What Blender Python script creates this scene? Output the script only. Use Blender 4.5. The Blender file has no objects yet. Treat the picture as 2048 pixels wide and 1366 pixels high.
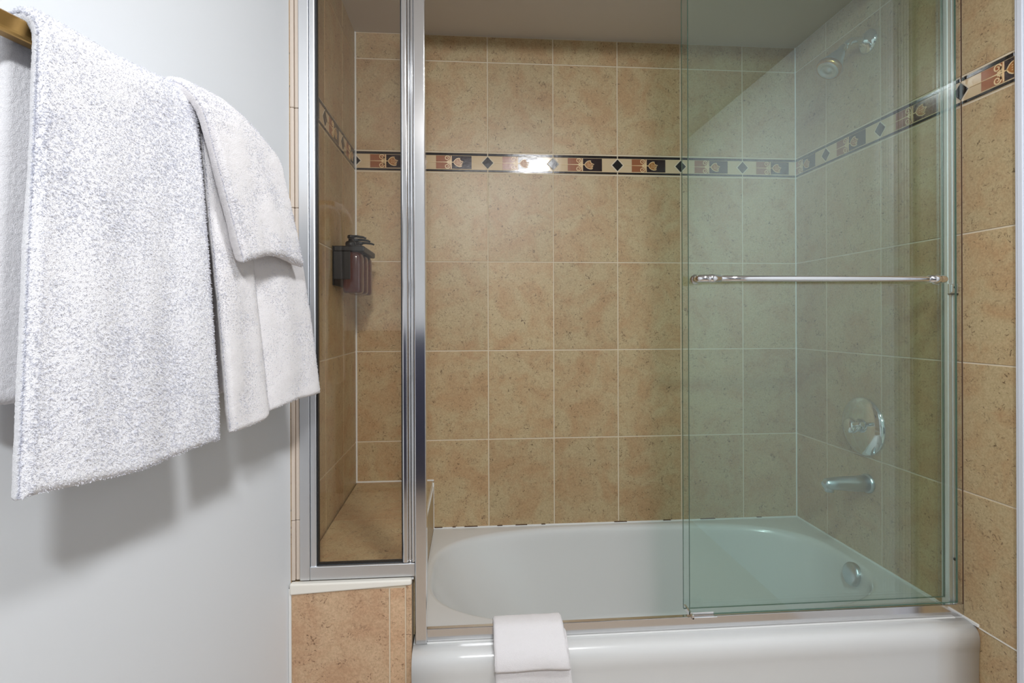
import bpy, bmesh, math, random
from mathutils import Vector, Matrix, noise
random.seed(7)
SC = bpy.context.scene
COL = SC.collection
PI = math.pi

# ------------------------------------------------------------------ camera, world, lights, exposure
cam_d = bpy.data.cameras.new('camera')
cam = bpy.data.objects.new('camera', cam_d)
COL.objects.link(cam)
cam_d.sensor_width = 36.0
cam_d.lens = 1075.98 / 2048 * 36
cam_d.shift_y = -(683 - 640.66) / 2048
cam_d.clip_start = 0.02
cam.matrix_world = (Matrix.Translation((0.4311, -2.0586, 1.1883)) @ Matrix.Rotation(-0.0768, 4, 'Z')
                    @ Matrix.Rotation(PI / 2, 4, 'X') @ Matrix.Rotation(-0.0035, 4, 'Z'))
SC.camera = cam

world = bpy.data.worlds.new('world')
SC.world = world
world.use_nodes = True
world.node_tree.nodes['Background'].inputs[0].default_value = (0.8, 0.85, 0.9, 1)
world.node_tree.nodes['Background'].inputs[1].default_value = 0.3

def area(name, loc, size, power, color, target=None, size_y=None, shape='DISK'):
    l = bpy.data.lights.new(name, 'AREA')
    l.shape = shape
    l.size = size
    if size_y: l.size_y = size_y
    l.energy = power
    l.color = color
    o = bpy.data.objects.new(name, l)
    o.location = loc
    if target:
        o.rotation_euler = (Vector(target) - Vector(loc)).to_track_quat('-Z', 'Y').to_euler()
    COL.objects.link(o)
    return o
area('ceiling_lamp_light', (0.86, -1.66, 2.262), 0.26, 13, (0.97, 0.98, 1.0))
area('vanity_light', (0.52, -2.74, 2.255), 0.24, 34, (0.94, 0.97, 1.0), target=(0.35, -0.6, 0.9))
SC.view_settings.view_transform = 'Standard'
SC.view_settings.look = 'None'
SC.view_settings.gamma = 1
SC.view_settings.use_curve_mapping = False
SC.view_settings.exposure = 0.30
SC.cycles.max_bounces = 14
SC.cycles.transparent_max_bounces = 24
SC.cycles.diffuse_bounces = 6
SC.cycles.caustics_reflective = False
SC.cycles.caustics_refractive = False
SC.cycles.sample_clamp_indirect = 6.0

# ------------------------------------------------------------------ dimensions (metres)
W = 1.7304           # alcove width
ZC = 2.273           # alcove ceiling
RIM = 0.40           # tub rim
YF = -0.735          # alcove front plane
CJ = [0, .2458, .4983, .7508, 1.0033, 1.2558, 1.5083, W]     # back wall vertical joints
ROWS = [(.3947, .7338), (.7338, 1.0728), (1.0728, 1.4119), (1.4119, 1.751), (1.8293, 2.1743), (2.1743, ZC)]
BAND = (1.751, 1.8293)

# ------------------------------------------------------------------ materials
def s2l(r, g, b):
    f = lambda c: (c / 255) / 12.92 if c / 255 <= .04045 else ((c / 255 + .055) / 1.055) ** 2.4
    return (f(r), f(g), f(b), 1)

def mat(name, col, rough=.5, metal=0, spec=.5, **kw):
    m = bpy.data.materials.new(name)
    m.use_nodes = True
    p = m.node_tree.nodes['Principled BSDF']
    p.inputs['Base Color'].default_value = col
    p.inputs['Roughness'].default_value = rough
    p.inputs['Metallic'].default_value = metal
    p.inputs['Specular IOR Level'].default_value = spec
    for k, v in kw.items():
        p.inputs[k.replace('_', ' ')].default_value = v
    return m

def N(m, t, **kw):
    n = m.node_tree.nodes.new(t)
    for k, v in kw.items():
        setattr(n, k, v)
    return n

def L(m, a, b):
    m.node_tree.links.new(a, b)

def noise_bump(m, scale, strength, dist=.001, detail=4, coord='Object'):
    tc = N(m, 'ShaderNodeTexCoord')
    nz = N(m, 'ShaderNodeTexNoise')
    nz.inputs['Scale'].default_value = scale
    nz.inputs['Detail'].default_value = detail
    L(m, tc.outputs[coord], nz.inputs['Vector'])
    b = N(m, 'ShaderNodeBump')
    b.inputs['Strength'].default_value = strength
    b.inputs['Distance'].default_value = dist
    L(m, nz.outputs['Fac'], b.inputs['Height'])
    L(m, b.outputs['Normal'], m.node_tree.nodes['Principled BSDF'].inputs['Normal'])
    return nz

def tile_material(name, base, dark, light, rough):
    m = mat(name, base, rough)
    p = m.node_tree.nodes['Principled BSDF']
    tc = N(m, 'ShaderNodeTexCoord')
    oi = N(m, 'ShaderNodeObjectInfo')
    mul = N(m, 'ShaderNodeVectorMath', operation='SCALE')
    mul.inputs['Scale'].default_value = 37.0
    cx = N(m, 'ShaderNodeCombineXYZ')
    L(m, oi.outputs['Random'], cx.inputs[0]); L(m, oi.outputs['Random'], cx.inputs[2])
    L(m, cx.outputs[0], mul.inputs[0])
    add = N(m, 'ShaderNodeVectorMath', operation='ADD')
    L(m, tc.outputs['Object'], add.inputs[0]); L(m, mul.outputs[0], add.inputs[1])
    def nz(scale, detail, rough_, dist=0):
        n = N(m, 'ShaderNodeTexNoise')
        n.inputs['Scale'].default_value = scale
        n.inputs['Detail'].default_value = detail
        n.inputs['Roughness'].default_value = rough_
        n.inputs['Distortion'].default_value = dist
        L(m, add.outputs[0], n.inputs['Vector'])
        return n
    def ramp(src, a, b, ca=(0, 0, 0, 1), cb=(1, 1, 1, 1)):
        r = N(m, 'ShaderNodeValToRGB')
        r.color_ramp.elements[0].position = a; r.color_ramp.elements[0].color = ca
        r.color_ramp.elements[1].position = b; r.color_ramp.elements[1].color = cb
        L(m, src, r.inputs[0])
        return r
    def mix(fac, a, b, mode='MIX'):
        x = N(m, 'ShaderNodeMix', data_type='RGBA', blend_type=mode)
        if isinstance(fac, float): x.inputs[0].default_value = fac
        else: L(m, fac, x.inputs[0])
        for s, v in ((x.inputs[6], a), (x.inputs[7], b)):
            if isinstance(v, tuple): s.default_value = v
            else: L(m, v, s)
        return x.outputs[2]
    cloud = ramp(nz(9, 5, .6, .6).outputs['Fac'], .38, .6)
    c = mix(cloud.outputs[0], base, light)
    grain = ramp(nz(190, 6, .7, .4).outputs['Fac'], .34, .64)
    g = mix(grain.outputs[0], (.80, .77, .72, 1), (1.08, 1.08, 1.08, 1))
    c = mix(1.0, c, g, 'MULTIPLY')
    # short cracks and pits where two noises cross their thresholds
    red = ramp(nz(21, 5, .65, 1.5).outputs['Fac'], .60, .74)
    rm = N(m, 'ShaderNodeMath', operation='MULTIPLY'); L(m, red.outputs[0], rm.inputs[0]); rm.inputs[1].default_value = .38
    c = mix(rm.outputs[0], c, s2l(170, 124, 88))
    a = ramp(nz(72, 4, .6, 2.4).outputs['Fac'], .585, .64)
    b = ramp(nz(24, 3, .6, .8).outputs['Fac'], .47, .56)
    pit = N(m, 'ShaderNodeMath', operation='MULTIPLY')
    L(m, a.outputs[0], pit.inputs[0]); L(m, b.outputs[0], pit.inputs[1])
    pit2 = N(m, 'ShaderNodeMath', operation='MULTIPLY')
    L(m, pit.outputs[0], pit2.inputs[0]); pit2.inputs[1].default_value = .85
    c = mix(pit2.outputs[0], c, dark)
    v = N(m, 'ShaderNodeTexVoronoi', feature='DISTANCE_TO_EDGE')
    v.inputs['Scale'].default_value = 34
    n3 = nz(30, 3, .6)
    dv = N(m, 'ShaderNodeVectorMath', operation='SCALE'); dv.inputs['Scale'].default_value = .09
    L(m, n3.outputs['Color'], dv.inputs[0])
    ad2 = N(m, 'ShaderNodeVectorMath', operation='ADD')
    L(m, add.outputs[0], ad2.inputs[0]); L(m, dv.outputs[0], ad2.inputs[1])
    L(m, ad2.outputs[0], v.inputs['Vector'])
    vr = ramp(v.outputs['Distance'], .0, .045, (1, 1, 1, 1), (0, 0, 0, 1))
    vm = ramp(nz(30, 2, .5).outputs['Fac'], .55, .62)
    vv = N(m, 'ShaderNodeMath', operation='MULTIPLY'); L(m, vr.outputs[0], vv.inputs[0]); L(m, vm.outputs[0], vv.inputs[1])
    vv2 = N(m, 'ShaderNodeMath', operation='MULTIPLY'); L(m, vv.outputs[0], vv2.inputs[0]); vv2.inputs[1].default_value = .55
    c = mix(vv2.outputs[0], c, dark)
    hsv = N(m, 'ShaderNodeHueSaturation')
    mr = N(m, 'ShaderNodeMapRange'); mr.inputs['To Min'].default_value = .93; mr.inputs['To Max'].default_value = 1.06
    L(m, oi.outputs['Random'], mr.inputs[0]); L(m, mr.outputs[0], hsv.inputs['Value'])
    L(m, c, hsv.inputs['Color'])
    L(m, hsv.outputs[0], p.inputs['Base Color'])
    bp = N(m, 'ShaderNodeBump'); bp.inputs['Strength'].default_value = .25; bp.inputs['Distance'].default_value = .0008
    L(m, nz(60, 5, .6).outputs['Fac'], bp.inputs['Height'])
    L(m, bp.outputs[0], p.inputs['Normal'])
    return m

M = {}
M['tile'] = tile_material('glazed_beige_tile', s2l(184, 153, 115), s2l(92, 68, 44), s2l(190, 170, 133), .40)
M['tile_front'] = tile_material('rosy_beige_tile', s2l(196, 160, 128), s2l(104, 72, 50), s2l(206, 176, 144), .42)
M['grout'] = mat('cream_grout', s2l(216, 203, 180), .9)
M['white_grout'] = mat('white_grout', s2l(232, 228, 218), .7)
M['dirt'] = mat('dark_joint_dirt', s2l(84, 60, 42), .8)
M['border'] = mat('border_tile_glaze', s2l(206, 182, 146), .12, Coat_Weight=.5, Coat_Roughness=.06)
noise_bump(M['border'], 70, .25, .0007)
M['black'] = mat('black_glaze', s2l(30, 22, 22), .14)
M['dark_square'] = mat('dark_brown_glaze', s2l(42, 22, 22), .16)
M['brown_square'] = mat('brown_glaze', s2l(150, 92, 58), .18)
for _k in ('dark_square', 'brown_square', 'black'): noise_bump(M[_k], 70, .25, .0007)
M['gold'] = mat('pale_gold_relief', s2l(226, 198, 152), .25)
M['amber'] = mat('amber_relief', s2l(160, 104, 44), .3)
M['wall'] = mat('white_wall_paint', s2l(218, 221, 224), .55, spec=.3)
noise_bump(M['wall'], 120, .08, .0006)
M['ceil'] = mat('white_ceiling_paint', s2l(212, 206, 200), .8)
M['edge'] = mat('pale_bullnose', s2l(206, 192, 178), .4)
M['trim'] = mat('white_gloss_trim', s2l(222, 226, 236), .35)
M['floor'] = mat('beige_floor_tile', s2l(176, 160, 143), .4)
M['tub'] = mat('white_enamel', s2l(214, 215, 214), .22, Coat_Weight=.4, Coat_Roughness=.10)
M['chrome'] = mat('chrome', (.80, .81, .83, 1), .07, 1)
M['satin'] = mat('satin_aluminium', (.84, .86, .89, 1), .36, 1)
M['jamb'] = mat('brushed_aluminium', (.86, .90, .93, 1), .5, 1)
M['post'] = mat('polished_aluminium', (.80, .80, .81, 1), .13, 1)
M['brass'] = mat('brass', s2l(190, 152, 92), .28, 1)
M['gasket'] = mat('black_gasket', s2l(22, 22, 24), .5)
M['plastic'] = mat('black_plastic', s2l(17, 18, 20), .4)
M['bottle'] = mat('dark_amber_plastic', s2l(92, 44, 36), .16, Transmission_Weight=.25, Coat_Weight=.4)
M['dark_panel'] = mat('dark_navy_paint', s2l(48, 50, 72), .5)
M['sili'] = mat('white_silicone', s2l(228, 228, 226), .45)
M['plate'] = mat('chrome_dull', (.58, .63, .68, 1), .28, 1)

def towel_material(name, col, bscale, bdist):
    m = mat(name, col, .95, spec=.15, Sheen_Weight=.35, Sheen_Roughness=.5)
    noise_bump(m, bscale, .7, bdist, 3)
    return m
M['terry'] = towel_material('white_terry', s2l(232, 231, 234), 900, .0018)
M['terry_fine'] = towel_material('white_fine_terry', s2l(230, 227, 228), 800, .0018)

m = bpy.data.materials.new('terry_loops'); m.use_nodes = True
m.node_tree.nodes.remove(m.node_tree.nodes['Principled BSDF'])
_d = N(m, 'ShaderNodeBsdfDiffuse'); _t = N(m, 'ShaderNodeBsdfTranslucent'); _x = N(m, 'ShaderNodeMixShader')
_d.inputs[0].default_value = _t.inputs[0].default_value = s2l(231, 232, 238); _x.inputs[0].default_value = .48
L(m, _d.outputs[0], _x.inputs[1]); L(m, _t.outputs[0], _x.inputs[2]); L(m, _x.outputs[0], m.node_tree.nodes['Material Output'].inputs['Surface'])
M['pile'] = m

def glass_material(name, tint, ior=1.5, gloss=(1, 1, 1, 1)):
    m = bpy.data.materials.new(name)
    m.use_nodes = True
    nt = m.node_tree
    nt.nodes.remove(nt.nodes['Principled BSDF'])
    out = nt.nodes['Material Output']
    tr = N(m, 'ShaderNodeBsdfTransparent'); tr.inputs[0].default_value = tint
    gl = N(m, 'ShaderNodeBsdfGlossy'); gl.inputs['Color'].default_value = gloss; gl.inputs['Roughness'].default_value = .02
    geo = N(m, 'ShaderNodeNewGeometry')
    mr = N(m, 'ShaderNodeMapRange')
    mr.inputs['To Min'].default_value = ior; mr.inputs['To Max'].default_value = 1 / ior
    L(m, geo.outputs['Backfacing'], mr.inputs[0])
    fr = N(m, 'ShaderNodeFresnel'); L(m, mr.outputs[0], fr.inputs['IOR'])
    mx = N(m, 'ShaderNodeMixShader')
    L(m, fr.outputs[0], mx.inputs[0]); L(m, tr.outputs[0], mx.inputs[1]); L(m, gl.outputs[0], mx.inputs[2])
    L(m, mx.outputs[0], out.inputs['Surface'])
    return m
M['glass'] = glass_material('green_tinted_glass', (.932, .982, .970, 1), 1.62)
M['glass_bronze'] = glass_material('faintly_bronze_glass', (.962, .948, .925, 1), 1.5)
M['glass_edge'] = mat('glass_edge', s2l(84, 118, 106), .2)

# ------------------------------------------------------------------ helpers
def tag(o, label=None, cat=None, group=None, kind=None):
    if label: o['label'] = label
    if cat: o['category'] = cat
    if group: o['group'] = group
    if kind: o['kind'] = kind
    return o

def new_obj(name, me, parent=None, loc=None, rot=None):
    o = bpy.data.objects.new(name, me)
    COL.objects.link(o)
    if parent: o.parent = parent
    if loc is not None: o.location = loc
    if rot is not None: o.rotation_euler = rot
    return o

def empty(name, loc=(0, 0, 0), rot=(0, 0, 0)):
    o = new_obj(name, None, None, loc, rot)
    o.empty_display_size = .05
    return o

def to_mesh(name, bm, mats, smooth=False):
    me = bpy.data.meshes.new(name)
    bmesh.ops.recalc_face_normals(bm, faces=bm.faces)
    bm.to_mesh(me); bm.free()
    for x in (mats if isinstance(mats, (list, tuple)) else [mats]):
        me.materials.append(x)
    if smooth:
        me.polygons.foreach_set('use_smooth', [True] * len(me.polygons))
    return me

def box_bm(x0, x1, y0, y1, z0, z1, bevel=0, seg=1, bm=None, mi=0):
    own = bm is None
    t = bmesh.new()
    vs = [t.verts.new((x, y, z)) for x in (x0, x1) for y in (y0, y1) for z in (z0, z1)]
    for f in ((0, 1, 3, 2), (4, 6, 7, 5), (0, 4, 5, 1), (2, 3, 7, 6), (0, 2, 6, 4), (1, 5, 7, 3)):
        t.faces.new([vs[i] for i in f])
    bmesh.ops.recalc_face_normals(t, faces=t.faces)
    if bevel: bmesh.ops.bevel(t, geom=t.edges[:], offset=bevel, segments=seg, profile=.5, affect='EDGES')
    for f in t.faces: f.material_index = mi
    if own: return t
    merge(bm, t)
    return bm

def merge(bm, t):
    me = bpy.data.meshes.new('tmp'); t.to_mesh(me); t.free()
    bm.from_mesh(me); bpy.data.meshes.remove(me)

def box(name, x0, x1, y0, y1, z0, z1, m, parent=None, bevel=.001, seg=2, loc=None):
    return new_obj(name, to_mesh(name, box_bm(x0, x1, y0, y1, z0, z1, bevel, seg), m), parent, loc)

def tube_bm(pts, rad, n=20, bm=None, mi=0, caps=True):
    """swept round tube through pts; rad is a number or one per point"""
    own = bm is None
    t = bmesh.new()
    pts = [Vector(p) for p in pts]
    if not isinstance(rad, (list, tuple)): rad = [rad] * len(pts)
    rings = []
    up = None
    for i, p in enumerate(pts):
        d = (pts[min(i + 1, len(pts) - 1)] - pts[max(i - 1, 0)]).normalized()
        if up is None: up = d.orthogonal().normalized()
        up = (up - d * up.dot(d)).normalized()
        side = d.cross(up)
        rings.append([t.verts.new(p + (up * math.cos(a) + side * math.sin(a)) * rad[i]) for a in [2 * PI * k / n for k in range(n)]])
    for a, b in zip(rings, rings[1:]):
        for k in range(n):
            f = t.faces.new((a[k], a[(k + 1) % n], b[(k + 1) % n], b[k])); f.smooth = True
    if caps:
        t.faces.new(rings[0][::-1]); t.faces.new(rings[-1])
    for f in t.faces: f.material_index = mi
    if own: return t
    merge(bm, t); return bm

def arc_path(pts, r=.01, n=6):
    """round the inner corners of a polyline"""
    pts = [Vector(p) for p in pts]
    out = [pts[0]]
    for a, b, c in zip(pts, pts[1:], pts[2:]):
        u = (a - b); v = (c - b)
        rr = min(r, u.length * .45, v.length * .45)
        p, q = b + u.normalized() * rr, b + v.normalized() * rr
        for k in range(n + 1):
            s = k / n
            out.append(p * (1 - s) ** 2 + b * 2 * s * (1 - s) + q * s * s)
    out.append(pts[-1])
    return out

def lathe_bm(profile, axis, origin, n=40, bm=None, mi=0):
    """profile [(r, h)] turned round axis from origin"""
    own = bm is None
    t = bmesh.new()
    ax = Vector(axis).normalized(); u = ax.orthogonal().normalized(); v = ax.cross(u); o = Vector(origin)
    rings = []
    for r, h in profile:
        if r < 1e-6: rings.append([t.verts.new(o + ax * h)])
        else: rings.append([t.verts.new(o + ax * h + (u * math.cos(2 * PI * k / n) + v * math.sin(2 * PI * k / n)) * r) for k in range(n)])
    for a, b in zip(rings, rings[1:]):
        for k in range(n):
            if len(a) == 1 and len(b) == 1: continue
            if len(a) == 1: f = t.faces.new((a[0], b[(k + 1) % n], b[k]))
            elif len(b) == 1: f = t.faces.new((a[k], a[(k + 1) % n], b[0]))
            else: f = t.faces.new((a[k], a[(k + 1) % n], b[(k + 1) % n], b[k]))
            f.smooth = True
    for f in t.faces: f.material_index = mi
    if own: return t
    merge(bm, t); return bm

# ------------------------------------------------------------------ tiles
GAP = .0040
TH = .0014
_tile_cache = {}
def tile_mesh(w, h, m):
    k = (round(w, 4), round(h, 4), m.name)
    if k not in _tile_cache:
        bm = box_bm(0, w, -TH, 0, 0, h)
        ed = [e for e in bm.edges if all(abs(v.co.y + TH) < 1e-6 for v in e.verts)]
        bmesh.ops.bevel(bm, geom=ed, offset=.0008, segments=1, affect='EDGES')
        _tile_cache[k] = to_mesh('tile', bm, m)
    return _tile_cache[k]

def add_tile(wall, u0, u1, z0, z1, m):
    if u1 - u0 < .012: return
    return new_obj('tile', tile_mesh(u1 - u0 - GAP, z1 - z0 - GAP, m), wall, (u0 + GAP / 2, 0, z0 + GAP / 2))

def ribbon(bm, pts, width, y0, y1, mi):
    """raised ribbon along a 2D polyline (u, v)"""
    pts = [Vector(p) for p in pts]
    if not isinstance(width, (list, tuple)): width = [width] * len(pts)
    rows = []
    for i, p in enumerate(pts):
        d = (pts[min(i + 1, len(pts) - 1)] - pts[max(i - 1, 0)]).normalized()
        nrm = Vector((-d.y, d.x)) * width[i] / 2
        a, b = p + nrm, p - nrm
        rows.append([bm.verts.new((a.x, y0, a.y)), bm.verts.new((a.x, y1, a.y)), bm.verts.new((b.x, y1, b.y)), bm.verts.new((b.x, y0, b.y))])
    for r, s in zip(rows, rows[1:]):
        for k in range(3):
            f = bm.faces.new((r[k], r[k + 1], s[k + 1], s[k])); f.material_index = mi
    for r in (rows[0], rows[-1]):
        f = bm.faces.new(r); f.material_index = mi

def prism(bm, poly, y0, y1, mi):
    a = [bm.verts.new((p[0], y0, p[1])) for p in poly]
    b = [bm.verts.new((p[0], y1, p[1])) for p in poly]
    f = bm.faces.new(b); f.material_index = mi
    for i in range(len(poly)):
        j = (i + 1) % len(poly)
        f = bm.faces.new((a[i], a[j], b[j], b[i])); f.material_index = mi

def clip(bm, x0, x1):
    for x, nrm in ((x0, (-1, 0, 0)), (x1, (1, 0, 0))):
        bmesh.ops.bisect_plane(bm, geom=bm.verts[:] + bm.edges[:] + bm.faces[:], plane_co=(x, 0, 0), plane_no=nrm, clear_outer=True)

BW, BH = .2525, BAND[1] - BAND[0]
_border = {}
def border_meshes(cell, c0, c1):
    """border tile for a full cell width, keeping only u in [c0, c1]"""
    k = (round(cell, 4), round(c0, 4), round(c1, 4))
    if k in _border: return _border[k]
    h = BH - .005
    bm = bmesh.new()
    box_bm(c0, c1, -TH, 0, 0, h, bm=bm, mi=0)
    box_bm(c0, c1, -TH - .0012, 0, h - .0105, h - .0015, .0004, 1, bm=bm, mi=1)
    box_bm(c0, c1, -TH - .0012, 0, .0015, .0088, .0004, 1, bm=bm, mi=1)
    base = to_mesh('border_tile', bm, [M['border'], M['black']])
    bm = bmesh.new()
    s = cell
    y0, y1 = 0, -TH - .0007
    vm = h * .5
    prism(bm, [(.225 * s, h * .165), (.462 * s, h * .165), (.462 * s, h * .835), (.225 * s, h * .835)], y0, y1, 0)
    prism(bm, [(.462 * s, h * .165), (.757 * s, h * .165), (.757 * s, h * .835), (.462 * s, h * .835)], y0, y1, 1)
    y2 = y1 - .0009
    # pale fillet at the edge between the two squares
    ribbon(bm, [(.452 * s, h * .17), (.452 * s, h * .83)], .0035, y1, y1 - .0003, 2)
    # stem, widening towards the curls
    ribbon(bm, [(.085 * s, vm), (.22 * s, vm), (.36 * s, vm), (.42 * s, vm), (.442 * s, vm)], [.001, .0014, .0026, .0056, .009], y1 if c0 == 0 else y1, y2, 2)
    ribbon(bm, [(.442 * s, vm), (.49 * s, vm)], [.004, .0022], y1, y2, 2)
    for sg in (1, -1):
        pts, ws = [], []
        cx_, cy_ = .392 * s, vm + sg * h * .205
        for k2 in range(23):
            t = k2 / 22
            a = -PI / 2 * sg + sg * (t * 1.55 * 2 * PI) + (0 if sg > 0 else 0)
            r = .0118 * (1 - .78 * t)
            # start beside the stem, wind outwards over the top and into the middle
            pts.append((cx_ + math.cos(a) * r * -1 * -1, cy_ + math.sin(a) * r))
            ws.append(.0036 * (1 - .45 * t))
        ribbon(bm, pts, ws, y1, y2, 2)
        ribbon(bm, [(.438 * s, vm + sg * h * .03), (.432 * s, vm + sg * h * .14), (.40 * s + .008, vm + sg * h * .22)], [.004, .0045, .003], y1, y2, 2)
    # tulip head: amber cup with a pale rim, open to the right
    cx_, R = .557 * s, .0145
    cup = []
    for k2 in range(15):
        a = PI * .32 + k2 / 14 * (PI * 1.36)
        cup.append((cx_ + math.cos(a) * R * (1.15 if math.cos(a) < 0 else 1), vm + math.sin(a) * R * 1.05))
    cup = [(cx_ + .007, vm + .0145), (cx_ + .001, vm + .0155), (cx_ - .006, vm + .0135), (cx_ - .0115, vm + .0095), (cx_ - .0155, vm + .004), (cx_ - .018, vm),
           (cx_ - .0155, vm - .004), (cx_ - .0115, vm - .0095), (cx_ - .005, vm - .014), (cx_ + .003, vm - .0165), (cx_ + .011, vm - .0160), (cx_ + .014, vm - .0125)]
    inner = cup + [(cx_ + .008, vm - .0095), (cx_ + .018, vm - .005), (cx_ + .009, vm - .001), (cx_ + .019, vm + .004), (cx_ + .008, vm + .007)]
    prism(bm, inner, y1, y1 - .0005, 3)
    ribbon(bm, cup, .0026, y1, y2, 2)
    ribbon(bm, [(cx_ + .005, vm + .011), (cx_ + .011, vm + .004), (cx_ + .019, vm + .002), (cx_ + .012, vm - .003), (cx_ + .014, vm - .008), (cx_ + .006, vm - .011)], .0022, y1, y2, 2)
    for q in range(7):
        px, pz = cx_ - .004 + (q % 3) * .006, vm - .006 + (q // 3) * .006
        ribbon(bm, [(px - .0015, pz), (px + .0015, pz + .0012)], .002, y1, y2, 2)
    clip(bm, c0, c1)
    motif = to_mesh('motif', bm, [M['brown_square'], M['dark_square'], M['gold'], M['amber']]) if bm.faces else None
    _border[k] = (base, motif)
    return _border[k]

def add_border(wall, u0, u1, cell, c0, c1):
    base, motif = border_meshes(cell, c0 + GAP / 2, c1 - GAP / 2)
    t = new_obj('border_tile', base, wall, (u0 - c0, 0, BAND[0] + .0025))
    if motif: new_obj('motif', motif, t)
    return t

def diamond_mesh():
    bm = bmesh.new()
    prism(bm, [(-.0265, 0), (0, -.0275), (.0265, 0), (0, .0275)], 0, -TH - .0005, 0)
    prism(bm, [(-.021, 0), (0, -.0225), (.021, 0), (0, .0225)], 0, -TH - .0018, 1)
    return to_mesh('diamond_inlay', bm, [M['grout'], M['black']])
DM = diamond_mesh()
def add_diamond(wall, u, half=0):
    me = DM
    if half:
        bm = bmesh.new(); bm.from_mesh(DM)
        clip(bm, 0 if half > 0 else -.1, .1 if half > 0 else 0)
        me = to_mesh('diamond_inlay', bm, [M['grout'], M['black']])
    return new_obj('diamond_inlay', me, wall, (u, 0, (BAND[0] + BAND[1]) / 2))

# ------------------------------------------------------------------ room shell
def wall(name, label, u0, u1, z0, z1, loc, rz, m, th=.1):
    me = to_mesh(name, box_bm(u0, u1, 0, th, z0, z1), m)
    o = new_obj(name, me, None, loc, (0, 0, rz))
    return tag(o, label, 'wall', kind='structure')

wb = wall('wall_back', 'long beige tiled wall behind the bathtub with a patterned border', -.1, W + .1, 0, 2.6, (0, 0, 0), 0, M['grout'])
wr = wall('wall_right', 'beige tiled wall carrying the shower head and faucet', -.1, .874, 0, 2.6, (W, 0, 0), -PI / 2, M['grout'])
wl = wall('wall_left', 'narrow beige tiled wall carrying the soap dispensers', 0, .835, 0, 2.6, (0, YF, 0), PI / 2, M['grout'])

for a, b in zip(CJ, CJ[1:]):
    for z0, z1 in ROWS: add_tile(wb, a, b, z0, z1, M['tile'])
for i, (a, b) in enumerate(zip(CJ, CJ[1:])):
    cell = BW if b - a < .23 or i in (0,) else b - a
    add_border(wb, a, b, cell, 0, b - a)
for u in CJ[1:-1]: add_diamond(wb, u)
add_diamond(wb, 0.0, 1)

RJ = [0, .185, .447, .729, .871]
RROWS = [(.0557, .3947)] + ROWS
for a, b in zip(RJ, RJ[1:]):
    for z0, z1 in RROWS: add_tile(wr, a, b, z0, z1, M['tile'])
add_border(wr, 0, .185, BW, BW - .185, BW)
add_border(wr, .185, .447, .262, 0, .262)
add_border(wr, .447, .729, .279, 0, .282)
add_border(wr, .729, .871, BW, 0, .142)
for u in RJ[1:-1]: add_diamond(wr, u)
o = box('joint_dirt', .7282, .7298, -.0022, 0, .41, 2.27, M['dirt'], wr, 0)
tag(o, 'dark dirty joint')

LJ = [0, .068, .311, .536, .735]
for a, b in zip(LJ, LJ[1:]):
    for z0, z1 in [(.0557, .3947)] + ROWS: add_tile(wl, a, b, z0, z1, M['tile'])
for z0, z1 in zip([0, .566, .71, 1.06, 1.46, 1.70, 1.99], [.566, .71, 1.06, 1.46, 1.70, 1.99, ZC]):
    if z0 > .5:
        box('edge_trim', .0, .030, -.0105, -.0015, z0 + .0003, z1 - .0003, M['edge'], wl, .002)
        box('edge_trim', .004, .030, -.0208, -.0112, z0 + .0003, z1 - .0003, M['edge'], wl, .002)
add_tile(wl, 0, .068, BAND[0], BAND[1], M['tile'])
add_border(wl, .068, .311, .243, 0, .243)
add_border(wl, .311, .536, .225, 0, .225)
add_border(wl, .536, .735, BW, 0, .199)
for u in LJ[2:-1]: add_diamond(wl, u)

# silicone beads in the corners
def bead(wallo, u, z0, z1, w=.006):
    return box('caulk', u - w / 2, u + w / 2, -.0045, 0, z0, z1, M['sili'], wallo, .001, 1)
bead(wb, .003, .58, ZC, .007)
bead(wb, W - .0025, RIM, ZC, .005)
box('caulk', .28, W, -.006, 0, RIM - .004, RIM + .004, M['sili'], wb, .001, 1)
box('caulk', .0, .29, -.006, 0, .580, .586, M['sili'], wb, .001, 1)
for u, l in ((.292, .030), (.36, .012), (.405, .05), (.53, .02), (.60, .045), (.70, .015), (.985, .05), (1.18, .03), (1.33, .06), (1.56, .02)):
    box('mildew_spot', u, u + l, -.0065, 0, RIM + .0032, RIM + .0052, M['dirt'], wb, 0)
box('caulk', 0, .775, -.006, 0, RIM - .004, RIM + .004, M['sili'], wr, .001, 1)
box('caulk', .775, .871, -.0028, 0, .3935, .3965, M['white_grout'], wr, 0)

# white painted wall on the left, turned a little away from the alcove
ANG = math.radians(15.6)
bdir = Vector((math.sin(ANG), math.cos(ANG), 0)); ndir = Vector((math.cos(ANG), -math.sin(ANG), 0)); O0 = Vector((0, YF, 0))
def BP(a, q, z): return O0 + bdir * a + ndir * q + Vector((0, 0, z))
wlen = 3.0
wf = wall('wall_front_left', 'smooth white painted wall behind the hanging towels', 0, wlen, 0, 2.6, O0 - bdir * wlen, PI / 2 - ANG, M['wall'])
wall('wall_side', 'white painted wall beyond the right tiled wall', .874, 3.3, 0, 2.6, (W, 0, 0), -PI / 2, M['wall'])
wall('wall_behind', 'white painted wall behind the viewpoint', -1.2, 3.0, 0, 2.6, (W - 1.0, -3.2, 0), PI, M['wall'])
tr = box('trim_1', W - .012, W, -.96, -.8785, 0, 2.6, M['trim'], None, .002)
for k in range(3):
    box('moulding', W - .0145, W - .011, -.898 - k * .022, -.886 - k * .022, 0, 2.6, M['trim'], tr, .001)
tag(tr, 'white vertical door casing at the right edge of the tiled wall', 'trim', kind='structure')
dk = box('reflection_panel', -.5, W - .4, -3.2, -3.17, 0, 1.12, M['dark_panel'], None, .002)  # unseen panel, added so the polished post mirrors a dark zone
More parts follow.
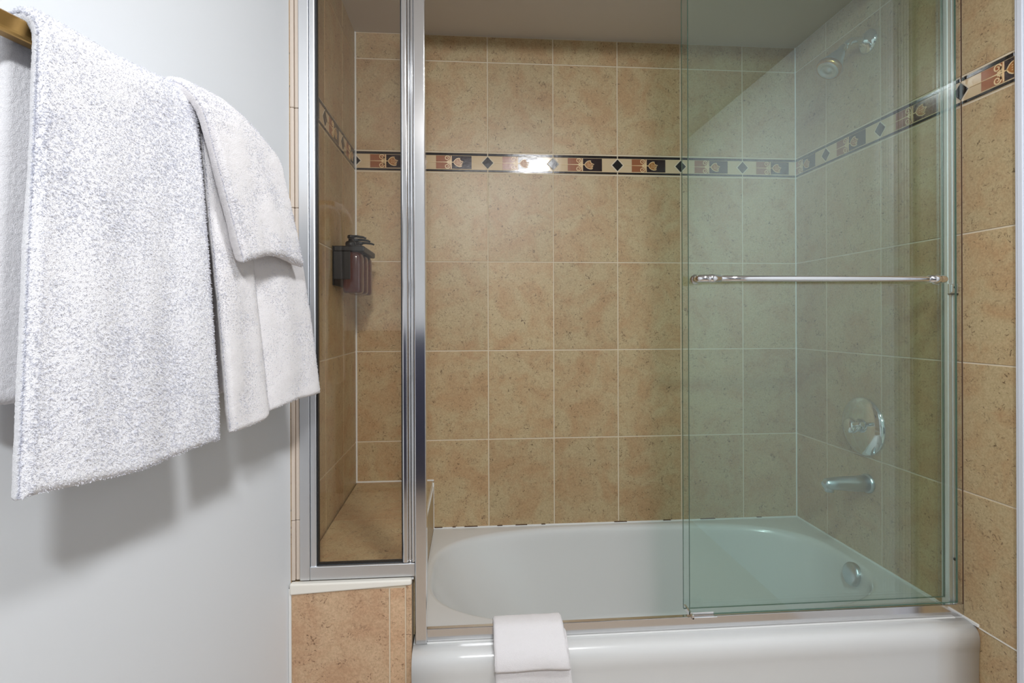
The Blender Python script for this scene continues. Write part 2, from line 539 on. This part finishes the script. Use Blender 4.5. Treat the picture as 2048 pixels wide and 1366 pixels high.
tag(dk, 'unseen dark low panel behind the viewpoint, added for the metal to reflect', 'trim', kind='structure')
fl = box('floor', -1.2, W + .1, -3.3, .1, -.1, 0, M['floor'], None, 0)
tag(fl, 'beige bathroom floor', 'floor', kind='structure')
ce = box('ceiling', -1.2, W + .1, -3.3, .1, ZC, 2.6, M['ceil'], None, 0)
tag(ce, 'white bathroom ceiling', 'ceiling', kind='structure')

# ------------------------------------------------------------------ knee wall with ledge
KX, KY = .286, -.745
bm = bmesh.new()
vs = [bm.verts.new(v) for v in ((.0035, KY + .0022, 0), (KX, KY + .0022, 0), (KX, -.0005, 0), (.0035, -.0005, 0),
                                (.0035, KY + .0022, .556), (KX, KY + .0022, .556), (KX, -.0005, .577), (.0035, -.0005, .577))]
for f in ((0, 1, 2, 3), (4, 5, 6, 7), (0, 1, 5, 4), (1, 2, 6, 5), (2, 3, 7, 6), (3, 0, 4, 7)): bm.faces.new([vs[i] for i in f])
kw = new_obj('wall_ledge', to_mesh('wall_ledge', bm, M['grout']))
tag(kw, 'low beige tiled half wall with a ledge under the narrow glass panel', 'half wall', kind='structure')
for a, b in ((.0035, .234), (.234, .272)):
    for z0, z1 in ((.0, .2), (.2, .545)):
        new_obj('tile', tile_mesh(b - a - .003, z1 - z0 - .003, M['tile_front']), kw, (a + .0015, KY + .0022, z0 + .0015))
box('edge_trim', .273, KX + .001, KY - .0005, KY + .012, 0, .552, M['tile_front'], kw, .003)
box('edge_trim', -.002, .004, KY - .001, KY + .003, 0, .552, M['sili'], kw, .001)
# ledge tiles and cap
slope = math.atan2(.021, .743)
for a, b in ((KY + .006, -.36), (-.36, -.001)):
    bmt = box_bm(.006, KX - .002, 0, b - a - .003, 0, .005, .001, 1)
    o = new_obj('tile', to_mesh('tile', bmt, M['tile']), kw, (0, a, .556 + (a - KY) * math.tan(slope)), (slope, 0, 0))
bmc = box_bm(.001, KX + .001, KY - .004, YF + .004, .538, .5645, .004, 3)
for v in bmc.verts:
    if v.co.z < .55: v.co.z += .013 * (v.co.x / KX)
cap = new_obj('cap_trim', to_mesh('cap_trim', bmc, M['white_grout']), kw)
tag(cap, 'cream ledge edge trim')
box('side_trim', KX, KX + .003, KY + .05, -.002, RIM + .001, .55, M['tile'], kw, .001)
box('caulk', KX - .001, KX + .0045, -.73, -.002, .556, .562, M['sili'], kw, .001)
box('caulk', KX - .001, KX + .005, -.009, -.002, RIM, .575, M['sili'], kw, .001)

# ------------------------------------------------------------------ bathtub
tub = empty('bathtub', (1.0, -.38, 0))
tag(tub, 'white enamel bathtub with rounded rim in the tiled alcove', 'bathtub')
TX0, TX1, TY0, TY1 = .2895, W - .004, YF - .0, -.0045
cx, cy, A, B = .990, -.355, .684, .325
def sup(t, a, b, n):
    c, s = math.cos(t), math.sin(t)
    return (a * math.copysign(abs(c) ** (2 / n), c), b * math.copysign(abs(s) ** (2 / n), s))
NR = 160
bm = bmesh.new()
def addring(pts, z): return [bm.verts.new((p[0], p[1], z if not callable(z) else z(p))) for p in pts]
angs = [2 * PI * (k + .5) / NR for k in range(NR)]
ell = lambda a, b, ox, n: [(cx + ox + sup(t, a, b, n)[0], cy + sup(t, a, b, n)[1]) for t in angs]
base_ring = ell(A + .012, B + .012, 0, 3)
outer = []
for x, y in base_ring:
    dx, dy = x - cx, y - cy
    ks = []
    if dx > 0: ks.append((TX1 - cx) / dx)
    if dx < 0: ks.append((TX0 - cx) / dx)
    if dy > 0: ks.append((TY1 - cy) / dy)
    if dy < 0: ks.append((TY0 - cy) / dy)
    k = min(ks); outer.append([cx + dx * k, cy + dy * k])
for corner in ((TX0, TY0), (TX0, TY1), (TX1, TY0), (TX1, TY1)):
    i = min(range(NR), key=lambda i: (outer[i][0] - corner[0]) ** 2 + (outer[i][1] - corner[1]) ** 2)
    outer[i] = list(corner)
prof = [(None, 0), (.012, .0), (.006, -.001), (.001, -.004), (-.004, -.010), (-.008, -.020)]
rings = [addring([(x, y) for x, y in outer], RIM)]
for d, dz in prof[1:]:
    rings.append(addring(ell(A + d, B + d, 0, 3), RIM + dz))
STEPS = 14
for k in range(1, STEPS + 1):
    t = k / STEPS
    dz = -.020 - (.30) * t
    ina = .008 + .13 * t ** 1.15; inb = .008 + .065 * t ** 1.2
    ox = .105 * t ** 1.1
    rings.append(addring(ell(A - ina - .02 * t, B - inb, ox, 3 - .2 * t), RIM + dz))
a_end, b_end = A - .138 - .02, B - .073
for k in range(1, 9):
    t = k / 8
    s = 1 - .20 * math.sin(t * PI / 2) if t < 1 else .8
    rings.append(addring(ell(a_end * s - 0, b_end * s - .01 * t, .105, 2.8), RIM - .32 - .025 * (1 - math.cos(t * PI / 2))))
for s in (.6, .4, .2, .05):
    rings.append(addring(ell(a_end * s, b_end * s, .105, 2.5), RIM - .347))
for r, s in zip(rings, rings[1:]):
    for k in range(NR):
        f = bm.faces.new((r[k], r[(k + 1) % NR], s[(k + 1) % NR], s[k])); f.smooth = True
bm.faces.new(rings[-1])
# rolled front edge and apron
ap = [(YF, RIM), (-.748, .3998), (-.760, .3975), (-.769, .392), (-.7755, .384), (-.779, .373), (-.7800, .360), (-.7795, .350),
      (-.7785, .342), (-.7775, .334), (-.7765, .30), (-.7765, .15), (-.7765, .001)]
xs = [TX0 + (TX1 - TX0) * i / 12 for i in range(13)]
grid = [[bm.verts.new((x, y, z)) for x in xs] for y, z in ap]
for r, s in zip(grid, grid[1:]):
    for i in range(12):
        f = bm.faces.new((r[i], r[i + 1], s[i + 1], s[i])); f.smooth = True
for i in (0, 12):
    f = bm.faces.new([r[i] for r in grid] + [bm.verts.new((xs[i], YF, .001))])
me = to_mesh('tub_shell', bm, M['tub'])
o = new_obj('tub_shell', me, tub); o.location = -Vector(tub.location)
# overflow plate on the end wall
def child_world(o, root):  # keep coordinates given in the world frame
    o.location = -Vector(root.location); return o
ov = lathe_bm([(0, .010), (.012, .010), (.027, .008), (.034, .004), (.036, 0), (.036, -.01)], (-1, 0, .18), (1.653, -.41, .366))
o = child_world(new_obj('overflow_plate', to_mesh('overflow_plate', ov, M['plate'], False), tub), tub); tag(o, 'chrome overflow plate')
dr = lathe_bm([(0, .004), (.02, .004), (.032, .003), (.034, 0)], (0, 0, 1), (1.45, -.355, RIM - .3475))
child_world(new_obj('drain', to_mesh('drain', dr, M['plate']), tub), tub)

# ------------------------------------------------------------------ shower enclosure frame
fr = empty('shower_door_frame', (1.0, YF, RIM))
tag(fr, 'chrome shower door frame standing on the tub rim, post to wall', 'door frame')
def fpart(name, bmx, m, root, parent=None):
    o = new_obj(name, to_mesh(name, bmx, m), parent or root)
    if parent is None: o.location = -Vector(root.location)
    return o
ZT = 2.225
bm = box_bm(.2945, .322, YF - .002, YF + .032, RIM, ZT, .0025, 3)
fpart('post', bm, M['post'], fr)
bm = box_bm(.322, W - .001, YF + .004, YF + .017, RIM, .4335, .0012, 2)
fpart('bottom_track', bm, M['post'], fr)
bm = box_bm(.322, W - .03, YF - .002, YF + .004, RIM, .4035, .0012, 2)
fpart('track_lip', bm, M['sili'], fr)
bm = box_bm(1.7045, 1.7162, -.713, -.690, RIM + .001, ZT, .002, 2)
box_bm(1.7178, W, -.713, -.690, RIM + .001, ZT, .002, 2, bm=bm)
box_bm(1.710, W - .004, -.708, -.692, RIM + .001, ZT, 0, 1, bm=bm)
jb = fpart('wall_jamb', bm, M['jamb'], fr)
bm = box_bm(.28, W, YF, YF + .045, ZT, ZC - .001, .003, 2)
fpart('header_rail', bm, M['satin'], fr)
bm = box_bm(1.7035, W - .002, -.7195, -.7125, 1.255, 1.282, .0012, 2)
bk = fpart('bumper_bracket', bm, M['satin'], fr)
bm = box_bm(1.7085, 1.7235, -.7215, -.719, 1.259, 1.279, .001, 2)
box_bm(1.704, W - .003, -.7215, -.712, 1.2535, 1.2558, .0005, 1, bm=bm, mi=1)
lathe_bm([(0, .0012), (.0028, .001), (.003, 0)], (0, -1, 0), (1.716, -.7213, 1.272), 16, bm=bm, mi=1)
me = to_mesh('screw_plate', bm, [M['satin'], M['gasket']])
o = new_obj('screw_plate', me, bk)
bm = lathe_bm([(0, .006), (.0035, .005), (.0042, 0)], (-1, 0, 0), (1.722, -.7165, .546), 16)
fpart('rubber_bumper', bm, M['gasket'], fr)
bm = box_bm(.984, 1.05, -.7445, -.7405, .4335, .4385, .0008, 1)
box_bm(.984, .990, -.7445, -.690, .4335, .4445, .001, 1, bm=bm)
fpart('door_guide', bm, M['chrome'], fr)

# ------------------------------------------------------------------ sliding glass doors
def glass_pane(name, x0, x1, y0, y1, z0, z1, root, m):
    bm = box_bm(x0, x1, y0, y1, z0, z1)
    for f in bm.faces:
        n = f.normal
        f.material_index = 0 if abs(n.y) > .9 else 1
    o = new_obj(name, to_mesh(name, bm, [m, M['glass_edge']]), root)
    o.location = -Vector(root.location)
    return o
d1 = empty('sliding_glass_door', (1.34, -.728, .436))
tag(d1, 'outer frameless sliding glass shower door carrying the chrome bar', 'shower door', 'green-tinted sliding glass shower doors')
glass_pane('glass_pane', .984, 1.7125, -.731, -.725, .4375, 2.22, d1, M['glass'])
d2 = empty('sliding_glass_door', (1.34, -.698, .436))
tag(d2, 'inner sliding glass shower door parked behind the one with the bar', 'shower door', 'green-tinted sliding glass shower doors')
glass_pane('glass_pane', .980, 1.7035, -.701, -.695, .4375, 2.22, d2, M['glass'])
bm = box_bm(.984, 1.045, -.7345, -.7315, .4355, .4455, .0008, 1)
fpart('bottom_clip', bm, M['chrome'], d1)
# bar on the outer door
YB, ZB = -.765, 1.2905
bm = bmesh.new()
tube_bm([(1.045, YB, ZB), (1.12, YB, ZB), (1.35, YB, ZB), (1.612, YB, ZB), (1.622, YB, ZB)], [.0075, .0075, .0078, .0075, .006], 24, bm=bm)
o = fpart('towel_bar', bm, M['chrome'], d1)
for xx, sx in ((1.0, 1), (1.652, -1)):
    bm = bmesh.new()
    pth = [(xx, -.7315, ZB), (xx, YB + .008, ZB), (xx + sx * .012, YB, ZB), (xx + sx * .05, YB, ZB)]
    tube_bm(arc_path(pth, .014), .0098, 24, bm=bm)
    lathe_bm([(.013, 0), (.013, .004), (.0095, .008)], (0, -1, 0), (xx, -.7315, ZB), 24, bm=bm)
    tube_bm([(xx + sx * .018, YB, ZB), (xx + sx * .03, YB, ZB), (xx + sx * .045, YB, ZB)], [.0098, .0112, .0085], 24, bm=bm)
    fpart('bar_bracket', bm, M['chrome'], d1)

# ------------------------------------------------------------------ fixed narrow panel on the ledge
fp = empty('fixed_glass_panel', (.147, -.719, .5655))
tag(fp, 'narrow fixed glass panel in aluminium frame above the tiled ledge', 'glass panel')
fy0, fy1 = -.734, -.704
zb = .5655
fpart('frame_stile', box_bm(.0212, .0440, fy0, fy1, zb, ZT, .0012, 2), M['satin'], fp)
bm = box_bm(.0446, .0590, fy0 + .003, fy1, zb + .004, ZT, .003, 3)
fpart('glazing_bead', bm, M['satin'], fp)
bm = box_bm(.0590, .0625, fy0 + .008, fy1 - .008, zb + .033, ZT, 0)
box_bm(.2615, .2645, fy0 + .008, fy1 - .008, zb + .033, ZT, 0, bm=bm)
box_bm(.0590, .2645, fy0 + .008, fy1 - .008, zb + .032, zb + .0345, 0, bm=bm)
o = fpart('rubber_gasket', bm, M['gasket'], fp); tag(o, 'black glazing gasket')
fpart('bottom_rail', box_bm(.0446, .2935, fy0, fy1, zb, zb + .032, .0015, 2), M['satin'], fp)
for x0, x1, dy in ((.2645, .2775, 0), (.2783, .2853, .006), (.2860, .2935, .001)):
    fpart('frame_stile', box_bm(x0, x1, fy0 + dy, fy1, zb + .0325, ZT, .0035, 3), M['chrome'] if dy else M['post'], fp)
bm = box_bm(.0615, .2625, -.722, -.717, zb + .034, ZT)
fpart('glass_pane', bm, M['glass_bronze'], fp)

# ------------------------------------------------------------------ shower head, valve, spout
sh = empty('shower_fixture', (W - .0025, -.398, 2.094))
tag(sh, 'chrome shower head on a bent arm high on the right wall', 'shower head')
xw = W - .0025
fpart('flange', lathe_bm([(.0385, 0), (.0385, .003), (.033, .009), (.022, .014), (.014, .018), (.0125, .024), (0, .024)], (-1, 0, 0), (xw, -.398, 2.094)), M['chrome'], sh)
pth = arc_path([(xw, -.398, 2.094), (xw - .055, -.402, 2.098), (xw - .097, -.412, 2.062)], .045, 10)
fpart('arm', tube_bm(pth, .0108, 24), M['chrome'], sh)
ax = Vector((-.60, -.10, -.79)).normalized()
p0 = Vector((xw - .093, -.412, 2.066))
bm = lathe_bm([(0, -.004), (.010, -.004), (.0125, .004), (.0135, .012), (.011, .020), (.012, .024)], ax, p0, 32)
fpart('ball_joint', bm, M['chrome'], sh)
hb = lathe_bm([(.012, .020), (.017, .030), (.024, .052), (.031, .074), (.0365, .086), (.037, .090)], ax, p0, 40)
fpart('head_body', hb, M['plate'], sh)
hr = lathe_bm([(.037, .090), (.0385, .092), (.0385, .100), (.036, .105), (.031, .106)], ax, p0, 40)
o = fpart('face_ring', hr, M['brass'], sh); tag(o, 'yellowish reflective ring')
hf = lathe_bm([(.0345, .103), (.031, .107), (.022, .109), (.020, .106), (.010, .106), (.008, .110), (0, .1105)], ax, p0, 40)
fpart('spray_face', hf, M['plate'], sh)

vl = empty('shower_valve', (xw, -.37, .833))
tag(vl, 'round chrome shower valve with knob on the right wall', 'valve')
fpart('escutcheon', lathe_bm([(.097, 0), (.097, .003), (.093, .008), (.080, .015), (.055, .021), (.030, .024), (0, .025)], (-1, 0, 0), (xw, -.37, .833), 56), M['chrome'], vl)
fpart('stem', lathe_bm([(.021, .02), (.019, .030), (.016, .034), (0, .034)], (-1, 0, 0), (xw, -.37, .836), 32), M['chrome'], vl)
fpart('knob', lathe_bm([(0, .030), (.018, .031), (.025, .037), (.026, .048), (.022, .056), (.012, .060), (0, .061)], (-1, 0, 0), (xw, -.37, .836), 32), M['chrome'], vl)
bm = tube_bm([(xw - .046, -.37, .836), (xw - .047, -.400, .846), (xw - .048, -.430, .852)], [.009, .008, .007], 16)
fpart('lever', bm, M['chrome'], vl)

sp = empty('tub_spout', (xw, -.39, .650))
tag(sp, 'chrome tub spout below the round valve', 'spout')
bm = bmesh.new()
tube_bm([(xw, -.39, .650), (xw - .05, -.39, .650), (xw - .11, -.39, .653), (xw - .142, -.39, .651), (xw - .152, -.39, .647)], [.027, .025, .021, .0185, .012], 28, bm=bm)
tube_bm([(xw - .132, -.39, .652), (xw - .134, -.39, .634), (xw - .134, -.39, .627)], [.015, .0145, .013], 20, bm=bm)
fpart('spout_body', bm, M['plate'], sp)
fpart('wall_ring', lathe_bm([(.031, 0), (.031, .006), (.026, .010)], (-1, 0, 0), (xw, -.39, .650), 32), M['plate'], sp)

# ------------------------------------------------------------------ soap dispensers on the left wall
br = empty('dispenser_bracket', (.0022, -.25, 1.40))
tag(br, 'black wall bracket holding three pump bottles', 'bracket')
bm = box_bm(.0025, .0055, -.345, -.152, 1.30, 1.424, .0015, 2)
fpart('back_plate', bm, M['plastic'], br)
bm = bmesh.new()
YBOT = (-.318, -.246, -.174)
# shelf plate with three round collars
box_bm(.0055, .100, -.345, -.152, 1.405, 1.4235, .004, 3, bm=bm)
fpart('top_holder', bm, M['plastic'], br)
bm = box_bm(.0055, .058, -.3475, -.3445, 1.318, 1.406, .002, 2)
fpart('side_plate', bm, M['plastic'], br)
ordn = ('nearest', 'middle', 'farthest')
lab = ('dark amber pump bottle nearest the glass panel in the black bracket', 'middle dark amber pump bottle of the three in the black bracket',
       'dark amber pump bottle closest to the back corner in the black bracket')
for i, yb in enumerate(YBOT):
    bo = empty('pump_bottle', (.061, yb, 1.276))
    tag(bo, lab[i], 'bottle', 'pump bottles in the black bracket')
    bm = bmesh.new()
    rgs = []
    for sc_, z in ((.80, 0), (.92, .002), (.99, .008), (1, .018), (1, .09), (1, .112), (.96, .121), (.8, .128), (.45, .1285)):
        rgs.append([bm.verts.new((sup(2 * PI * k / 36, .0305 * sc_, .0285 * sc_, 3.2)[0], sup(2 * PI * k / 36, .0305 * sc_, .0285 * sc_, 3.2)[1], z)) for k in range(36)])
    for r, s in zip(rgs, rgs[1:]):
        for k in range(36):
            f = bm.faces.new((r[k], r[(k + 1) % 36], s[(k + 1) % 36], s[k])); f.smooth = True
    bm.faces.new(rgs[0][::-1]); bm.faces.new(rgs[-1])
    new_obj('bottle_body', to_mesh('bottle_body', bm, M['bottle']), bo)
    bm = lathe_bm([(.0, .147), (.0155, .147), (.0165, .149), (.0165, .160), (.013, .164), (.0075, .166), (.0075, .172), (0, .172)], (0, 0, 1), (-.008, 0, 0), 24)
    new_obj('pump_collar', to_mesh('pump_collar', bm, M['plastic']), bo)
    bm = bmesh.new()
    lathe_bm([(0, .174), (.0095, .174), (.0105, .176), (.0105, .181), (.009, .184), (0, .185)], (0, 0, 1), (-.008, 0, 0), 24, bm=bm)
    tube_bm([(-.008, 0, .1800), (.012, -.001, .1800), (.032, -.002, .1772), (.040, -.002, .1735)], [.0050, .0042, .0034, .0028], 14, bm=bm)
    new_obj('pump_nozzle', to_mesh('pump_nozzle', bm, M['plastic']), bo)

# ------------------------------------------------------------------ brass towel bar
tb = empty('towel_bar', tuple(BP(-.52, 0, 1.53)))
tag(tb, 'square brass towel bar on the white wall', 'towel bar')
def rel(root, bmx):
    bmx.transform(Matrix.Translation(-Vector(root.location))); return bmx
def bar_box(a0, a1, q0, q1, z0, z1, bev, seg=3):
    bm = box_bm(a0, a1, q0, q1, z0, z1, bev, seg)
    # local axes: x along the bar, y out of the wall
    mt = Matrix(((bdir.x, ndir.x, 0, O0.x), (bdir.y, ndir.y, 0, O0.y), (0, 0, 1, 0), (0, 0, 0, 1)))
    bm.transform(mt)
    return bm
new_obj('rail', to_mesh('rail', rel(tb, bar_box(-.84, -.27, .075, .097, 1.516, 1.540, .005)), M['brass']), tb)
for a in (-.845, -.275):
    p = new_obj('post', to_mesh('post', rel(tb, bar_box(a - .014, a + .014, .004, .104, 1.510, 1.546, .005)), M['brass']), tb)
    new_obj('rosette', to_mesh('rosette', rel(tb, bar_box(a - .028, a + .028, .0, .008, 1.498, 1.556, .003)), M['brass']), p)

# ------------------------------------------------------------------ cloth
def path_sampler(pts):
    pts = [Vector(p) for p in pts]
    d = [0]
    for a, b in zip(pts, pts[1:]): d.append(d[-1] + (b - a).length)
    def f(s):
        s *= d[-1]
        for i in range(len(pts) - 1):
            if s <= d[i + 1] or i == len(pts) - 2:
                t = (s - d[i]) / max(d[i + 1] - d[i], 1e-9)
                return pts[i].lerp(pts[i + 1], min(max(t, 0), 1))
    return f, d[-1]

def cloth_mesh(name, F, ns, nw, th, length, width, mats, rim=None, edge_soft=1.0):
    """two skins either side of F(s, w), closed round the edge; the edge is rounded like a pad"""
    rim = rim or th * .55
    P = [[F(i / (ns - 1), j / (nw - 1)) for j in range(nw)] for i in range(ns)]
    verts = [None] * (2 * ns * nw)
    for i in range(ns):
        for j in range(nw):
            ds = P[min(i + 1, ns - 1)][j] - P[max(i - 1, 0)][j]
            dw = P[i][min(j + 1, nw - 1)] - P[i][max(j - 1, 0)]
            n = ds.cross(dw).normalized()
            e = min(i / (ns - 1) * length, (1 - i / (ns - 1)) * length, j / (nw - 1) * width, (1 - j / (nw - 1)) * width)
            k = 1 if e >= rim else math.sqrt(max(0, 1 - (1 - e / rim) ** 2))
            k = max(k, .04)
            t = th(i / (ns - 1), j / (nw - 1)) if callable(th) else th
            verts[i * nw + j] = P[i][j] + n * t / 2 * k
            verts[ns * nw + i * nw + j] = P[i][j] - n * t / 2 * k
    off = ns * nw
    faces = []
    for i in range(ns - 1):
        for j in range(nw - 1):
            a = i * nw + j
            faces.append((a, a + 1, a + nw + 1, a + nw))
            faces.append((off + a, off + a + nw, off + a + nw + 1, off + a + 1))
    for i in range(ns - 1):
        for j in (0, nw - 1):
            a = i * nw + j; b = a + nw
            faces.append((a, b, off + b, off + a) if j == 0 else (b, a, off + a, off + b))
    for j in range(nw - 1):
        for i in (0, ns - 1):
            a = i * nw + j; b = a + 1
            faces.append((b, a, off + a, off + b) if i == 0 else (a, b, off + b, off + a))
    me = bpy.data.meshes.new(name)
    me.from_pydata(verts, [], faces)
    me.materials.append(mats)
    me.polygons.foreach_set('use_smooth', [True] * len(me.polygons))
    me.update()
    return me

def fuzz(o, scale, strength, wr_scale=None, wr_strength=0):
    for i, (s, st) in enumerate(((wr_scale, wr_strength), (scale, strength))):
        if not s: continue
        t = bpy.data.textures.new('cloth_noise', 'CLOUDS')
        t.noise_scale = s; t.noise_depth = 2
        m = o.modifiers.new('relief', 'DISPLACE')
        m.texture = t; m.strength = st; m.mid_level = .5; m.texture_coords = 'LOCAL'

def drape(qf, qb, ztop, zfront, zback, n=10):
    """profile over the bar, front bottom -> over -> back bottom, points (q, z)"""
    qc = (qf + qb) / 2; r = (qf - qb) / 2
    pts = [(qf, zfront), (qf, zfront * .5 + (ztop - r) * .5), (qf, ztop - r)]
    for k in range(1, n):
        a = PI * k / n
        pts.append((qc + r * math.cos(a), ztop - r + r * math.sin(a)))
    pts += [(qb, ztop - r), (qb, zback)]
    return [Vector((p[0], p[1])) for p in pts]

def smooth01(x):
    x = min(max(x, 0), 1); return x * x * (3 - 2 * x)

def make_towel(name, label, prof, aL, aR, th, step, mat_, group, wav=.004, fz=(.005, .002), wr=(.05, .006), waves=(), ztop=1.55, sag=None, seed=0, pile=0, plen=.0042):
    f, ln = path_sampler(prof)
    wd = .3
    ns, nw = int(ln / step), int(.30 / step) if name == 'bath_towel' else int(.22 / step)
    root = BP((aL(1) + aR(1)) / 2, .085, 1.5)
    def F(s, w):
        p = f(s)
        q, z = p.x, p.y
        t = (ztop - z) / .56
        tt = min(max(t, 0), 1)
        a = aL(tt) + (aR(tt) - aL(tt)) * w
        if sag: z -= sag(w, tt)
        # hanging folds grow downwards
        g = smooth01(t * 1.6) * (1 if s < .5 else .5)
        q += wav * g * math.sin(w * 9 + seed + z * 3) + .5 * wav * g * math.sin(w * 21 + seed * 2 - z * 5)
        for wc, dep, wid in waves:
            q -= dep * g * math.exp(-((w - wc) / wid) ** 2)
        z += .004 * math.sin(w * 7 + seed) * (1 - s)
        return BP(a, q, z) - root
    me = cloth_mesh(name, F, ns, nw, th, ln, wd, mat_)
    o = new_obj(name, me, None, root)
    fuzz(o, fz[0], fz[1], *wr)
    tag(o, label, 'towel', group)
    if pile:
        # terry loops: short bent strands standing on the cloth, one object
        rnd = random.Random(int(seed * 10))
        t_ = th
        vs, fs = [], []
        e = .003
        for _ in range(pile):
            s, w = rnd.random(), rnd.random()
            if rnd.random() < .16: w = rnd.choice((0, 1)) + rnd.uniform(-.045, .045)
            w = min(max(w, e), 1 - e); s = min(max(s, e), 1 - e)
            p = F(s, w)
            ds = F(min(s + e, 1), w) - F(max(s - e, 0), w); dw = F(s, min(w + e, 1)) - F(s, max(w - e, 0))
            n = -ds.cross(dw).normalized()
            ed = min(s * ln, (1 - s) * ln, w * wd, (1 - w) * wd)
            k = 1 if ed > t_ * .55 else math.sqrt(max(0, 1 - (1 - ed / (t_ * .55)) ** 2))
            p0_ = p + n * (t_ / 2 * k - .0007)
            out = n.copy()
            if ed < t_ * .4:
                side = dw.normalized() * (1 if w > .5 else -1) if min(w, 1 - w) * wd < min(s, 1 - s) * ln else ds.normalized() * (1 if s > .5 else -1)
                out = (n * k + side * (1 - k)).normalized()
            tilt = Vector((rnd.gauss(0, 1), rnd.gauss(0, 1), rnd.gauss(-.35, .9)))
            d = (out * 1.0 + tilt * .55).normalized()
            l = plen * rnd.uniform(.55, 1.15)
            sd = d.cross(Vector((rnd.gauss(0, 1), rnd.gauss(0, 1), rnd.gauss(0, 1)))).normalized() * .00055
            m1 = p0_ + d * l * .6
            m2 = m1 + (d * .4 + tilt * .35) * l * .45
            i = len(vs)
            vs += [p0_ - sd, p0_ + sd, m1 + sd, m1 - sd, m2]
            fs += [(i, i + 1, i + 2, i + 3), (i + 3, i + 2, i + 4)]
        pm = bpy.data.meshes.new('terry_pile'); pm.from_pydata(vs, [], fs); pm.materials.append(M['pile']); pm.update()
        po = new_obj('terry_pile', pm, o); tag(po, kind='stuff')
    return o

# large folded bath towel nearest the camera
make_towel('bath_towel', 'large fluffy white bath towel hanging nearest the camera on the brass bar', drape(.112, .056, 1.545, .985, 1.09),
           lambda t: -.655 - .022 * t, lambda t: -.425 + .05 * min(1, t * 1.1), .024, .0017, M['terry'], 'white towels on the brass bar',
           wav=.003, fz=(.0028, .0020), wr=(.09, .003), seed=1.2, pile=70000)
# second bath towel, spreading out below the end of the bar
make_towel('bath_towel', 'white bath towel spreading wider below a small folded towel, beside the tiled alcove', drape(.108, .054, 1.533, .995, 1.05),
           lambda t: -.41 + .07 * t, lambda t: -.235 + .172 * max(t, 0) ** .55, .018, .0024, M['terry_fine'], 'white towels on the brass bar',
           wav=.004, fz=(.003, .0013), wr=(.06, .004), pile=45000, plen=.0026, seed=3.1, waves=((.42, .012, .06),), sag=lambda w, t: .03 * w ** 3 * (1 - t) - .035 * w * t)
# small hand towel laid over it
make_towel('hand_towel', 'small folded white hand towel laid over the second bath towel', drape(.142, .040, 1.556, 1.292, 1.31),
           lambda t: -.452 + .22 * t, lambda t: -.262 + .20 * min(t, .5), .026, .0022, M['terry_fine'], 'white towels on the brass bar',
           wav=.003, fz=(.003, .0013), wr=(.05, .004), pile=30000, plen=.0024, seed=5.0, sag=lambda w, t: .045 * w ** 3 * (1 - t) - .07 * w * t)

# ------------------------------------------------------------------ bath mat folded over the track
mroot = Vector((.575, -.75, .46))
def mat_cloth(path, x0, x1, th, flare):
    f, ln = path_sampler(arc_path([(0, *p) for p in path], .02, 6))
    def F(s, w):
        p = f(s)
        down = max(0, .45 - p.z)
        x = x0 + (x1 + flare * down - x0 - 0) * w
        y = p.y - .003 * math.sin(w * 8) * down * 6
        z = p.z
        if s < .12: z += .03 * (w) * (1 - s / .12) * -1
        return Vector((x, y, z)) - mroot
    return cloth_mesh('bath_mat', F, int(ln / .004), int((x1 - x0) / .004), th, ln, x1 - x0, M['terry_fine'])
me = mat_cloth([(-.690, .395), (-.700, .440), (-.722, .4430), (-.742, .440), (-.784, .408), (-.797, .385), (-.799, .362)], .484, .655, .009, .10)
mt = new_obj('bath_mat', me, None, mroot)
tag(mt, 'white folded bath mat draped over the tub rim and track', 'bath mat')
fuzz(mt, .006, .0012, .05, .003)
me = mat_cloth([(-.712, .438), (-.740, .436), (-.776, .404), (-.788, .36), (-.788, .12)], .487, .660, .008, .08)
lay = new_obj('under_layer', me, mt)
fuzz(lay, .006, .0012, .05, .003)
